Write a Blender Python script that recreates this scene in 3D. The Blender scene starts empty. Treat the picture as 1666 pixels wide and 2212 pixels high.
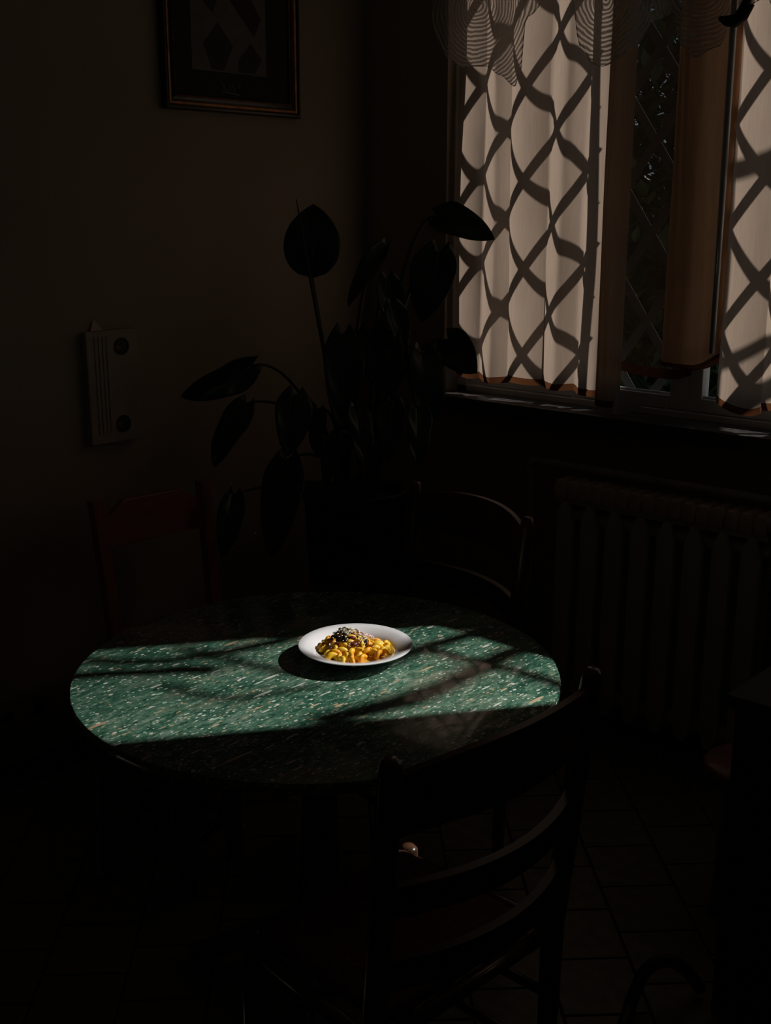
import bpy, bmesh, math, random
from mathutils import Vector, Matrix, noise

scene = bpy.context.scene
col = scene.collection
R = math.radians

# ------------------------------------------------------------------ camera
# room axes: x runs along the window wall, y = 0 is the inside face of the window
# wall, x = 0 the inside face of the picture wall, floor at z = 0
cam_d = bpy.data.cameras.new('camera')
cam = bpy.data.objects.new('camera', cam_d)
col.objects.link(cam)
cam.location = (2.975, -3.172, 1.70)
cam.rotation_euler = (R(90 - 14.66), 0, R(42.2))
cam_d.sensor_fit = 'VERTICAL'
cam_d.sensor_height = 36.0
cam_d.lens = 2489.0 / 2212.0 * 36.0
cam_d.clip_start = 0.02
scene.camera = cam

# ------------------------------------------------------------------ light
world = bpy.data.worlds.new('world')
scene.world = world
world.use_nodes = True
bg = world.node_tree.nodes['Background']
bg.inputs['Color'].default_value = (0.62, 0.78, 1.0, 1)
bg.inputs['Strength'].default_value = 0.20

SUN_AZ = Vector((-0.588, -0.809, 0))          # horizontal travel of the sunlight
SUN_EL = R(36.0)
sun_d = bpy.data.lights.new('sun', 'SUN')
sun_d.energy = 4.6
sun_d.angle = R(0.55)
sun_d.color = (1.0, 0.965, 0.925)
sun = bpy.data.objects.new('sun', sun_d)
col.objects.link(sun)
sdir = Vector((SUN_AZ.x * math.cos(SUN_EL), SUN_AZ.y * math.cos(SUN_EL), -math.sin(SUN_EL)))
sun.rotation_euler = sdir.to_track_quat('-Z', 'Y').to_euler()
sun.location = (4.5, 4.5, 5)

scene.view_settings.view_transform = 'Standard'
scene.view_settings.look = 'None'
scene.view_settings.exposure = 0.0
scene.view_settings.gamma = 1.0
scene.view_settings.use_curve_mapping = False
scene.cycles.use_denoising = True
scene.cycles.max_bounces = 6
scene.cycles.diffuse_bounces = 4
scene.cycles.transparent_max_bounces = 10
scene.cycles.use_adaptive_sampling = True
scene.cycles.adaptive_threshold = 0.02
scene.cycles.sample_clamp_indirect = 3.0

# ------------------------------------------------------------------ helpers
def tag(o, label=None, cat=None, group=None, kind=None):
    if label: o['label'] = label
    if cat: o['category'] = cat
    if group: o['group'] = group
    if kind: o['kind'] = kind
    return o

def empty(name, loc=(0, 0, 0), rz=0.0, label=None, cat=None, group=None, kind=None, parent=None):
    o = bpy.data.objects.new(name, None)
    o.empty_display_size = 0.05
    col.objects.link(o)
    o.location = loc
    o.rotation_euler = (0, 0, rz)
    if parent: o.parent = parent
    return tag(o, label, cat, group, kind)

def link(name, me, mat=None, parent=None, loc=None):
    o = bpy.data.objects.new(name, me)
    col.objects.link(o)
    if mat and not me.materials: me.materials.append(mat)
    if parent: o.parent = parent
    if loc is not None: o.location = loc
    return o

def finish(bm, name, mat, parent=None, smooth=False, loc=None, auto=None):
    bmesh.ops.recalc_face_normals(bm, faces=bm.faces[:])
    me = bpy.data.meshes.new(name)
    bm.to_mesh(me); bm.free()
    if smooth:
        for p in me.polygons: p.use_smooth = True
        if auto is not None:
            me.set_sharp_from_angle(angle=R(auto))
    return link(name, me, mat, parent, loc)

def NB(): return bmesh.new()

def box(bm, x0, x1, y0, y1, z0, z1, bevel=0.0, mtx=None):
    vs = [bm.verts.new((x, y, z)) for x in (x0, x1) for y in (y0, y1) for z in (z0, z1)]
    f = [(0, 1, 3, 2), (4, 6, 7, 5), (0, 4, 5, 1), (2, 3, 7, 6), (0, 2, 6, 4), (1, 5, 7, 3)]
    fs = [bm.faces.new([vs[i] for i in q]) for q in f]
    if bevel > 0:
        es = list({e for q in fs for e in q.edges})
        r = bmesh.ops.bevel(bm, geom=es, offset=bevel, segments=2, affect='EDGES', profile=0.5)
        vs = list({v for q in r['faces'] for v in q.verts} | {v for v in vs if v.is_valid})
    if mtx is not None:
        bmesh.ops.transform(bm, matrix=mtx, verts=[v for v in vs if v.is_valid])

def tube(bm, pts, rad, n=10, caps=True, flat=None):
    """swept tube along pts; rad a number or a list; flat = (ky) squashes the section"""
    pts = [Vector(p) for p in pts]
    if not isinstance(rad, (list, tuple)): rad = [rad] * len(pts)
    rings = []; prev = None
    for i, p in enumerate(pts):
        t = (pts[min(i + 1, len(pts) - 1)] - pts[max(i - 1, 0)]).normalized()
        if prev is None:
            a = Vector((0, 0, 1)) if abs(t.z) < 0.9 else Vector((1, 0, 0))
            u = (a - t * a.dot(t)).normalized()
        else:
            u = (prev - t * prev.dot(t)).normalized()
        prev = u; v = t.cross(u)
        k = flat if flat else 1.0
        rings.append([bm.verts.new(p + (u * math.cos(2 * math.pi * j / n) + v * math.sin(2 * math.pi * j / n) * k) * rad[i]) for j in range(n)])
    for a, b in zip(rings, rings[1:]):
        for j in range(n):
            bm.faces.new((a[j], a[(j + 1) % n], b[(j + 1) % n], b[j]))
    if caps:
        bm.faces.new(rings[0][::-1]); bm.faces.new(rings[-1])

def lathe(bm, prof, n=48, close_axis=True):
    rings = []
    for r, z in prof:
        if r < 1e-6: rings.append([bm.verts.new((0, 0, z))])
        else: rings.append([bm.verts.new((r * math.cos(2 * math.pi * j / n), r * math.sin(2 * math.pi * j / n), z)) for j in range(n)])
    for a, b in zip(rings, rings[1:]):
        for j in range(n):
            k = (j + 1) % n
            if len(a) == 1 and len(b) == 1: continue
            if len(a) == 1: bm.faces.new((a[0], b[j], b[k]))
            elif len(b) == 1: bm.faces.new((a[j], a[k], b[0]))
            else: bm.faces.new((a[j], a[k], b[k], b[j]))

def prism(bm, outline, axis, a0, a1, bevel=0.0):
    """extrude a 2D outline along axis ('x','y','z') from a0 to a1"""
    def P(u, v, a):
        return {'x': (a, u, v), 'y': (u, a, v), 'z': (u, v, a)}[axis]
    lo = [bm.verts.new(P(u, v, a0)) for u, v in outline]
    hi = [bm.verts.new(P(u, v, a1)) for u, v in outline]
    n = len(outline)
    fs = [bm.faces.new(lo[::-1]), bm.faces.new(hi)]
    for i in range(n): fs.append(bm.faces.new((lo[i], lo[(i + 1) % n], hi[(i + 1) % n], hi[i])))
    if bevel:
        es = list(set(fs[0].edges) | set(fs[1].edges))
        bmesh.ops.bevel(bm, geom=es, offset=bevel, segments=2, affect='EDGES', profile=0.5)

def interp(pts, x):
    if x <= pts[0][0]: return pts[0][1]
    for (a, b), (c, d) in zip(pts, pts[1:]):
        if x <= c:
            t = (x - a) / (c - a)
            t = t * t * (3 - 2 * t)
            return b + (d - b) * t
    return pts[-1][1]

# ------------------------------------------------------------------ materials
class NT:
    def __init__(s, name):
        s.m = bpy.data.materials.new(name); s.m.use_nodes = True
        s.t = s.m.node_tree; s.n = s.t.nodes; s.n.clear()
        s.out = s.n.new('ShaderNodeOutputMaterial')
    def new(s, kind, **kw):
        nd = s.n.new('ShaderNode' + kind)
        for k, v in kw.items(): setattr(nd, k, v)
        return nd
    def set(s, nd, **kw):
        for k, v in kw.items():
            nd.inputs[k.replace('_', ' ')].default_value = v
        return nd
    def l(s, a, b): s.t.links.new(a, b)
    def math(s, op, a, b=None, clamp=False):
        nd = s.new('Math', operation=op); nd.use_clamp = clamp
        for i, v in enumerate((a, b)):
            if v is None: continue
            if isinstance(v, (int, float)): nd.inputs[i].default_value = v
            else: s.l(v, nd.inputs[i])
        return nd.outputs[0]
    def ramp(s, fac, stops, interp='LINEAR'):
        nd = s.new('ValToRGB'); cr = nd.color_ramp; cr.interpolation = interp
        while len(cr.elements) < len(stops): cr.elements.new(0.5)
        for e, (p, c) in zip(cr.elements, stops):
            e.position = p; e.color = (*c, 1) if len(c) == 3 else c
        s.l(fac, nd.inputs[0]); return nd.outputs[0]
    def mix(s, fac, a, b):
        nd = s.new('Mix', data_type='RGBA')
        for i, v in ((0, fac), (6, a), (7, b)):
            if isinstance(v, (int, float)): nd.inputs[i].default_value = v
            elif isinstance(v, tuple): nd.inputs[i].default_value = (*v, 1)
            else: s.l(v, nd.inputs[i])
        return nd.outputs[2]
    def coord(s, scale=(1, 1, 1), kind='Object', rot=(0, 0, 0)):
        tc = s.new('TexCoord'); mp = s.new('Mapping')
        mp.inputs['Scale'].default_value = scale; mp.inputs['Rotation'].default_value = rot
        s.l(tc.outputs[kind], mp.inputs[0]); return mp.outputs[0]
    def noise(s, vec, scale, detail=3.0, rough=0.5, dist=0.0):
        nd = s.new('TexNoise'); s.l(vec, nd.inputs['Vector'])
        s.set(nd, Scale=scale, Detail=detail, Roughness=rough, Distortion=dist)
        return nd
    def bsdf(s, color, rough=0.5, metal=0.0, spec=0.5, coat=0.0, normal=None, sheen=0.0):
        p = s.new('BsdfPrincipled')
        if isinstance(color, tuple): p.inputs['Base Color'].default_value = (*color, 1)
        else: s.l(color, p.inputs['Base Color'])
        if isinstance(rough, (int, float)): p.inputs['Roughness'].default_value = rough
        else: s.l(rough, p.inputs['Roughness'])
        p.inputs['Metallic'].default_value = metal
        p.inputs['Specular IOR Level'].default_value = spec
        p.inputs['Coat Weight'].default_value = coat
        p.inputs['Coat Roughness'].default_value = 0.15
        if sheen: p.inputs['Sheen Weight'].default_value = sheen
        if normal is not None: s.l(normal, p.inputs['Normal'])
        return p.outputs[0]
    def bump(s, h, strength=0.2, dist=0.01):
        nd = s.new('Bump'); nd.inputs['Strength'].default_value = strength
        nd.inputs['Distance'].default_value = dist; s.l(h, nd.inputs['Height'])
        return nd.outputs[0]
    def done(s, shader): s.l(shader, s.out.inputs[0]); return s.m

def mottled(name, c, rough=0.5, var=0.25, scale=8.0, metal=0.0, spec=0.5, bump=0.0, bscale=60.0, stretch=(1, 1, 1), coat=0.0, kind='Object'):
    t = NT(name); v = t.coord(stretch, kind)
    n = t.noise(v, scale, 2.0).outputs[0]
    lo = tuple(x * (1 - var) for x in c); hi = tuple(min(1, x * (1 + var)) for x in c)
    cc = t.ramp(n, [(0.3, lo), (0.7, hi)])
    nor = None
    if bump: nor = t.bump(t.noise(v, bscale, 2.0).outputs[0], bump, 0.004)
    return t.done(t.bsdf(cc, rough, metal, spec, coat, nor))

def wood(name, dark, light, rough=0.32, axis='z', spec=0.5, coat=0.25):
    t = NT(name)
    sc = {'z': (30, 30, 2.2), 'x': (2.2, 30, 30), 'y': (30, 2.2, 30)}[axis]
    v = t.coord(sc)
    n = t.noise(v, 1.6, 6.0, 0.6, 0.6).outputs[0]
    c = t.ramp(n, [(0.3, dark), (0.55, light), (0.75, dark)])
    return t.done(t.bsdf(c, rough, 0, spec, coat, t.bump(n, 0.06, 0.002)))

M = {}
t = NT('plaster'); v = t.coord()
n1 = t.noise(v, 1.3, 1.0).outputs[0]; n2 = t.noise(v, 120.0, 1.0, 0.7).outputs[0]; n3 = t.noise(v, 5.0, 2.0, 0.6).outputs[0]
c = t.mix(t.ramp(n1, [(0.35, (0, 0, 0)), (0.65, (1, 1, 1))]), (0.36, 0.295, 0.235), (0.42, 0.35, 0.28))
h = t.math('ADD', t.math('MULTIPLY', n2, 0.35), t.math('MULTIPLY', n3, 1.6))
M['plaster'] = t.done(t.bsdf(c, 0.85, 0, 0.3, 0, t.bump(h, 0.35, 0.004)))
M['ceiling'] = mottled('ceiling_paint', (0.70, 0.67, 0.62), 0.9, 0.08)
M['tile'] = mottled('stone_tile', (0.17, 0.15, 0.115), 0.38, 0.25, 5.0, bump=0.15, bscale=40, kind='Generated')
M['grout'] = mottled('grout', (0.045, 0.04, 0.033), 0.9, 0.3, 30)
M['skirting'] = mottled('skirting_paint', (0.20, 0.165, 0.125), 0.55, 0.15, 6)
M['kick'] = mottled('dark_kickboard', (0.02, 0.018, 0.015), 0.7, 0.2, 6)
M['white_paint'] = mottled('window_paint', (0.80, 0.76, 0.75), 0.45, 0.06, 12, bump=0.08, bscale=50)
M['stone_sill'] = mottled('dark_sill_stone', (0.065, 0.056, 0.055), 0.38, 0.45, 45, bump=0.25, bscale=120)
M['iron'] = mottled('grille_iron', (0.014, 0.012, 0.011), 0.75, 0.2, 20)
M['steel'] = mottled('rod_steel', (0.55, 0.58, 0.64), 0.25, 0.08, 10, metal=0.4)
M['radiator'] = mottled('radiator_enamel', (0.58, 0.60, 0.54), 0.5, 0.12, 9, bump=0.05)
M['radiator_fin_lit'] = mottled('lit_fin_enamel', (0.66, 0.50, 0.42), 0.4, 0.2, 14)  # same paint as the sections; light from above is put into the colour
M['pipe'] = mottled('pipe_paint', (0.45, 0.43, 0.41), 0.55, 0.15, 20, bump=0.2, bscale=90)
M['chair_red'] = wood('chair_wood_red', (0.19, 0.060, 0.030), (0.36, 0.125, 0.062), 0.38)
M['chair_red_x'] = wood('chair_rail_red', (0.19, 0.060, 0.030), (0.36, 0.125, 0.062), 0.38, 'x')
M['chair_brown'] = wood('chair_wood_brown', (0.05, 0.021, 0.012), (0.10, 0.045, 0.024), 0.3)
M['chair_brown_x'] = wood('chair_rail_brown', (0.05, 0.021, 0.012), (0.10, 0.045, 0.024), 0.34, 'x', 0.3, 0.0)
M['chair_slat_dim'] = wood('chair_wood_shaded', (0.022, 0.012, 0.008), (0.045, 0.024, 0.015), 0.3, 'x', 0.35, 0.0)  # chair wood again, darkened: the slats' dimmer light is in the colour
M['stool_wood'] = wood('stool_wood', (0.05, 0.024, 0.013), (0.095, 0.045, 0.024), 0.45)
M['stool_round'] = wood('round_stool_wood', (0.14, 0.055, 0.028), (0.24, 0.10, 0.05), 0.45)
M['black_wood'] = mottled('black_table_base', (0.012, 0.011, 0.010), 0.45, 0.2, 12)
M['cabinet'] = mottled('dark_cabinet', (0.012, 0.014, 0.012), 0.35, 0.25, 10)
M['cabinet_top'] = mottled('dark_cabinet_top', (0.010, 0.016, 0.013), 0.7, 0.25, 14)
M['planter'] = mottled('black_planter', (0.008, 0.008, 0.008), 0.5, 0.2, 12)
M['soil'] = mottled('soil', (0.02, 0.014, 0.009), 0.95, 0.4, 60, bump=0.6)
M['cable'] = mottled('black_cable', (0.008, 0.008, 0.009), 0.5, 0.2, 30)
M['bark'] = mottled('bark', (0.07, 0.05, 0.035), 0.9, 0.4, 14, bump=0.6, stretch=(1, 1, .2))
M['ground'] = mottled('paved_ground', (0.46, 0.39, 0.30), 0.95, 0.2, 3)
M['sky_block_wall'] = mottled('sky_block_render', (0.05, 0.055, 0.045), 0.9, 0.3, 3)
M['panel'] = mottled('socket_panel_plastic', (0.40, 0.34, 0.285), 0.5, 0.06, 12)
M['socket_dark'] = mottled('socket_recess', (0.03, 0.033, 0.033), 0.5, 0.1, 20)
M['socket_mid'] = mottled('socket_insert', (0.15, 0.135, 0.12), 0.6, 0.1, 20)
M['paper'] = mottled('paper', (0.72, 0.55, 0.50), 0.8, 0.05, 8)
M['frame_dark'] = mottled('frame_lacquer', (0.022, 0.016, 0.013), 0.3, 0.3, 30, coat=0.3)
M['frame_gilt'] = mottled('frame_gilt', (0.42, 0.19, 0.075), 0.32, 0.4, 30, metal=0.5)
M['mat_board'] = mottled('mat_board', (0.018, 0.022, 0.018), 0.8, 0.15, 30)
M['print_grey'] = mottled('print_grey', (0.15, 0.14, 0.13), 0.8, 0.2, 14)
M['print_dark'] = mottled('print_dark', (0.055, 0.05, 0.046), 0.8, 0.2, 14)
M['print_red'] = mottled('print_red', (0.07, 0.025, 0.02), 0.8, 0.2, 14)
M['ink_pale'] = mottled('pale_ink', (0.33, 0.32, 0.30), 0.8, 0.1, 14)
M['porcelain'] = mottled('porcelain', (0.86, 0.82, 0.85), 0.12, 0.02, 4, coat=0.4)
M['thread'] = mottled('seat_weave', (0.15, 0.045, 0.03), 0.85, 0.45, 70, bump=0.8, bscale=160)

# leaf green
t = NT('leaf_green'); v = t.coord()
n = t.noise(v, 7.0, 4.0).outputs[0]
c = t.ramp(n, [(0.3, (0.008, 0.03, 0.02)), (0.7, (0.016, 0.055, 0.036))])
pb = t.bsdf(c, 0.27, 0, 0.5, 0.1, t.bump(t.noise(v, 60, 3).outputs[0], 0.08, 0.002))
M['leaf'] = t.done(pb)
M['stem'] = mottled('leaf_stalk', (0.03, 0.05, 0.025), 0.5, 0.3, 30)
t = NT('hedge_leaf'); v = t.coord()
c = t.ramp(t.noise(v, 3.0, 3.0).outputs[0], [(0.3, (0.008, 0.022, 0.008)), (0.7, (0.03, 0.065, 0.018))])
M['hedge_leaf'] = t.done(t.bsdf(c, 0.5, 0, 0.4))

# glass pane: thin, lets the sun through, mirrors at grazing angles
t = NT('window_glass')
tr = t.new('BsdfTransparent'); tr.inputs[0].default_value = (0.96, 0.98, 0.97, 1)
gl = t.new('BsdfGlossy'); gl.inputs['Roughness'].default_value = 0.02
fr = t.new('LayerWeight'); fr.inputs[0].default_value = 0.5
ff = t.math('ADD', t.math('MULTIPLY', t.math('POWER', fr.outputs['Facing'], 5.0), 0.55), 0.025)
mx = t.new('MixShader'); t.l(ff, mx.inputs[0]); t.l(tr.outputs[0], mx.inputs[1]); t.l(gl.outputs[0], mx.inputs[2])
M['glass'] = t.done(mx.outputs[0])

def cloth(name, trans, diff, see, mixd=0.18):
    t = NT(name); v = t.coord((1, 1, 0.05))
    n = t.noise(v, 260.0, 1.0).outputs[0]
    n2 = t.noise(t.coord((1, 1, 1)), 5.0, 1.0).outputs[0]
    k = t.math('ADD', t.math('MULTIPLY', n, 0.35), t.math('MULTIPLY', n2, 0.3))
    c = t.ramp(k, [(0.1, tuple(x * 0.8 for x in trans)), (0.55, tuple(min(1, x * 1.15) for x in trans))])
    tl = t.new('BsdfTranslucent'); t.l(c, tl.inputs[0])
    df = t.new('BsdfDiffuse'); df.inputs[0].default_value = (*diff, 1)
    a = t.new('MixShader'); a.inputs[0].default_value = mixd
    t.l(tl.outputs[0], a.inputs[1]); t.l(df.outputs[0], a.inputs[2])
    tp = t.new('BsdfTransparent')
    b = t.new('MixShader'); b.inputs[0].default_value = see
    t.l(a.outputs[0], b.inputs[1]); t.l(tp.outputs[0], b.inputs[2])
    return t.done(b.outputs[0])
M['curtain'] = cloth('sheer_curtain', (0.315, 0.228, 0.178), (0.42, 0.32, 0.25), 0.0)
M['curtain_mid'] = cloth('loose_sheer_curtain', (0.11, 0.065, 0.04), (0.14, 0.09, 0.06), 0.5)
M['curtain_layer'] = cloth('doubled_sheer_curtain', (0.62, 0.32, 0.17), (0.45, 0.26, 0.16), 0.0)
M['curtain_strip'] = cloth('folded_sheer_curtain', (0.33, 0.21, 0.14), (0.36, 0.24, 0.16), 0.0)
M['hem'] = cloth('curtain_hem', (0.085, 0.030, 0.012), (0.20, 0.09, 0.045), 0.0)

# lace with concentric thread rings around the scallops
t = NT('lace_net'); tc = t.new('TexCoord')
dmin = None
for cx, cz in ((0.53, 2.33), (1.0, 2.30), (1.31, 2.31), (1.60, 2.31)):
    sub = t.new('VectorMath', operation='DISTANCE')
    cmb = t.new('Mapping'); cmb.inputs['Scale'].default_value = (1, 0, 1)
    t.l(tc.outputs['Object'], cmb.inputs[0]); t.l(cmb.outputs[0], sub.inputs[0])
    sub.inputs[1].default_value = (cx, 0, cz)
    dmin = sub.outputs['Value'] if dmin is None else t.math('MINIMUM', dmin, sub.outputs['Value'])
wob = t.noise(t.coord(), 16.0, 2.0).outputs[0]
d2 = t.math('ADD', dmin, t.math('MULTIPLY', wob, 0.022))
ring = t.math('SINE', t.math('MULTIPLY', d2, 2 * math.pi / 0.0125))
ring = t.math('MULTIPLY', t.math('ADD', ring, 0.25), 3.0, clamp=True)
fac = t.math('ADD', t.math('MULTIPLY', ring, 0.55), 0.33)
df = t.new('BsdfDiffuse'); df.inputs[0].default_value = (0.80, 0.79, 0.80, 1)
tl = t.new('BsdfTranslucent'); tl.inputs[0].default_value = (0.42, 0.38, 0.36, 1)
a = t.new('MixShader'); a.inputs[0].default_value = 0.4
t.l(df.outputs[0], a.inputs[1]); t.l(tl.outputs[0], a.inputs[2])
tp = t.new('BsdfTransparent'); b = t.new('MixShader')
t.l(fac, b.inputs[0]); t.l(tp.outputs[0], b.inputs[1]); t.l(a.outputs[0], b.inputs[2])
M['lace'] = t.done(b.outputs[0])

# green speckled table top, flecks drawn out along y
t = NT('green_speckled_top')
v1 = t.coord((1.0, 0.38, 1.0)); v2 = t.coord((1.0, 0.30, 1.0)); v3 = t.coord((1.0, 0.6, 1.0)); v4 = t.coord((1.0, 0.16, 1.0), rot=(0, 0, R(6)))
base = t.noise(v1, 16.0, 9.0, 0.72, 0.6).outputs[0]
c = t.ramp(base, [(0.28, (0.016, 0.065, 0.043)), (0.44, (0.045, 0.140, 0.092)), (0.56, (0.095, 0.205, 0.140)), (0.72, (0.26, 0.32, 0.25))])
fine = t.noise(v2, 150.0, 6.0, 0.8).outputs[0]
c = t.mix(t.ramp(fine, [(0.39, (0.95, 0.95, 0.95)), (0.49, (0, 0, 0))]), c, (0.009, 0.042, 0.028))
c = t.mix(t.ramp(fine, [(0.54, (0, 0, 0)), (0.64, (0.9, 0.9, 0.9))]), c, (0.46, 0.50, 0.40))
big = t.noise(v1, 6.0, 5.0, 0.65, 0.3).outputs[0]
c = t.mix(t.ramp(big, [(0.55, (0, 0, 0)), (0.70, (0.55, 0.55, 0.55))]), c, (0.42, 0.35, 0.25))
grn = t.noise(v1, 4.0, 3.0, 0.5).outputs[0]
c = t.mix(t.ramp(grn, [(0.52, (0, 0, 0)), (0.68, (0.45, 0.45, 0.45))]), c, (0.012, 0.060, 0.036))
def flecks(vec, scale, thr, keep, cols, c):
    vo = t.new('TexVoronoi'); t.l(vec, vo.inputs['Vector']); vo.inputs['Scale'].default_value = scale
    vo.inputs['Randomness'].default_value = 1.0
    sp = t.new('SeparateColor'); t.l(vo.outputs['Color'], sp.inputs[0])
    wob = t.math('MULTIPLY', t.noise(vec, scale * 3, 3).outputs[0], thr * 0.8)
    near = t.math('LESS_THAN', t.math('ADD', vo.outputs['Distance'], wob), thr)
    pick = t.math('GREATER_THAN', sp.outputs[0], keep)
    cc = t.ramp(sp.outputs[1], cols, 'CONSTANT')
    return t.mix(t.math('MULTIPLY', near, pick), c, cc)
cols = [(0.0, (0.74, 0.73, 0.64)), (0.4, (0.56, 0.44, 0.28)), (0.55, (0.42, 0.58, 0.46)), (0.75, (0.76, 0.69, 0.64)), (0.9, (0.55, 0.33, 0.20))]
c = flecks(v3, 130.0, 0.42, 0.55, cols, c)
c = flecks(v3, 62.0, 0.30, 0.40, cols, c)
c = flecks(v2, 46.0, 0.26, 0.55, cols, c)
c = flecks(v4, 34.0, 0.24, 0.60, cols, c)
c = flecks(v4, 70.0, 0.26, 0.45, cols, c)
tt = t.bsdf(c, 0.35, 0, 0.15, 1.0)
tt.node.inputs['Coat IOR'].default_value = 1.7
t.l(t.ramp(t.noise(t.coord(), 35.0, 4.0).outputs[0], [(0.3, (0.05, 0.05, 0.05)), (0.7, (0.11, 0.11, 0.11))]), tt.node.inputs['Coat Roughness'])
M['table_top'] = t.done(tt)

def food(name, c, rough=0.42, var=0.2, scale=90.0, sss=0.0):
    t = NT(name); v = t.coord()
    n = t.noise(v, scale, 3.0).outputs[0]
    cc = t.ramp(n, [(0.3, tuple(x * (1 - var) for x in c)), (0.7, tuple(min(1, x * (1 + var)) for x in c))])
    return t.done(t.bsdf(cc, rough, 0, 0.4, 0.0))
M['pasta'] = [food('pasta_yellow', (0.95, 0.50, 0.02)), food('pasta_gold', (0.92, 0.37, 0.01)), food('pasta_pale', (0.97, 0.54, 0.04))]
M['sauce'] = food('egg_sauce', (0.78, 0.40, 0.05), 0.2)
M['brown'] = [food('mushroom_brown', (0.16, 0.075, 0.022)), food('mushroom_dark', (0.03, 0.012, 0.006)), food('meat_red', (0.14, 0.022, 0.010))]
M['cheese'] = food('cheese', (0.86, 0.80, 0.62), 0.5, 0.1)
M['onion'] = food('pink_shaving', (0.78, 0.58, 0.58), 0.35, 0.12)

# ------------------------------------------------------------------ room shell
W = 4.3; CEIL = 3.10; TH = 0.35
OX0, OX1, OZ0, OZ1 = 0.38, 3.045, 1.03, 2.93     # window opening

def struct(name, bm, mat, label, **kw):
    return tag(finish(bm, name, mat, **kw), label, None, None, 'structure')

bm = NB(); box(bm, -0.3, W + 0.3, -W - 0.3, TH, -0.2, -0.006)
floor = struct('floor', bm, M['grout'], 'dark grouted floor under the diagonal tiles')
bm = NB(); box(bm, -0.3, W + 0.3, -W - 0.3, TH, CEIL, CEIL + 0.15)
struct('ceiling', bm, M['ceiling'], 'plain plaster ceiling')
bm = NB(); box(bm, -0.3, 0, -W - 0.3, TH, 0.0, CEIL)
struct('wall_left', bm, M['plaster'], 'brownish plaster wall carrying the framed picture')
bm = NB()
box(bm, 0, OX0, 0, TH, 0, CEIL); box(bm, OX1, W, 0, TH, 0, CEIL)
box(bm, OX0, OX1, 0, TH, 0, OZ0); box(bm, OX0, OX1, 0, TH, OZ1, CEIL)
bmesh.ops.remove_doubles(bm, verts=bm.verts[:], dist=1e-5)
struct('wall_window', bm, M['plaster'], 'plaster wall with the curtained window and radiator')
bm = NB(); box(bm, W, W + 0.3, -W - 0.3, TH, 0, CEIL)
struct('wall_right', bm, M['plaster'], 'plaster wall on the far right')
bm = NB(); box(bm, 0, W, -W - 0.3, -W, 0, CEIL)
struct('wall_front', bm, M['plaster'], 'plaster wall behind the photographer')

# diagonal floor tiles, columns staggered by half a tile
TS = 0.195; GAP = 0.007
bm = NB(); box(bm, -(TS - GAP) / 2, (TS - GAP) / 2, -(TS - GAP) / 2, (TS - GAP) / 2, -0.007, 0.0, 0.0015)
tmp = finish(bm, 'tile', M['tile']); tile_me = tmp.data; bpy.data.objects.remove(tmp)
cells = []; s2 = math.sqrt(0.5)
for i in range(-35, 36):
    for j in range(-5, 40):
        u = 0.548 + i * TS + TS / 2                     # along (1,1)
        w = 1.824 + (j - 12) * TS + (TS / 2 if i % 2 else 0)   # along (1,-1)
        x = (u + w) * s2; y = (u - w) * s2
        hd = TS * s2
        if x < -hd or x > W + hd or y > hd or y < -W - hd: continue
        inside = x > hd * 0.98 and x < W - hd and y < -hd * 0.98 and y > -W + hd
        cells.append((math.hypot(x - 1.35, y + 1.65), x, y, inside))
cells.sort()
field = NB(); cnt = 0
for d, x, y, ins in cells:
    if ins and cnt < 295:
        o = link('tile', tile_me, None, floor, (x, y, 0)); o.rotation_euler = (0, 0, R(45)); cnt += 1
    else:
        b2 = NB(); h = (TS - GAP) / 2
        box(b2, -h, h, -h, h, -0.007, 0.0, 0, None)
        bmesh.ops.transform(b2, matrix=Matrix.Translation((x, y, 0)) @ Matrix.Rotation(R(45), 4, 'Z'), verts=b2.verts[:])
        if not ins:
            for co, no in (((0.001, 0, 0), (-1, 0, 0)), ((W - .001, 0, 0), (1, 0, 0)), ((0, -.001, 0), (0, 1, 0)), ((0, -W + .001, 0), (0, -1, 0))):
                bmesh.ops.bisect_plane(b2, geom=b2.verts[:] + b2.edges[:] + b2.faces[:], plane_co=co, plane_no=no, clear_outer=True)
        me2 = bpy.data.meshes.new('x'); b2.to_mesh(me2); b2.free()
        field.from_mesh(me2); bpy.data.meshes.remove(me2)
tag(finish(field, 'tile_field', M['tile'], floor), kind='stuff')

# low boarding along the picture wall, dark kickboard below it
tr1 = empty('trim_1', (0, -2.1, 0), label='low plank skirting along the picture wall', kind='structure')
bm = NB(); box(bm, 0.001, 0.010, -2.1, 2.05, 0.0, 0.084); finish(bm, 'kickboard', M['kick'], tr1)
for z0, z1 in ((0.086, 0.180), (0.183, 0.290)):
    bm = NB(); box(bm, 0.001, 0.018, -2.1, 2.05, z0, z1, 0.002); finish(bm, 'plank', M['skirting'], tr1)
for yy in (-1.481, -1.585):
    bm = NB(); lathe(bm, [(0, 0), (0.018, 0), (0.020, 0.003), (0.014, 0.004), (0.0, 0.002)], 20)
    bmesh.ops.transform(bm, matrix=Matrix.Translation((0.018, yy + 2.1, 0.239)) @ Matrix.Rotation(R(90), 4, 'Y'), verts=bm.verts[:])
    finish(bm, 'screw_cover', M['kick'], tr1, True)
bm = NB(); box(bm, 0.02, W, -0.012, -0.001, 0.0, 0.085, 0.002)
tag(finish(bm, 'baseboard_window', M['kick']), 'dark skirting below the radiator', kind='structure')

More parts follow.
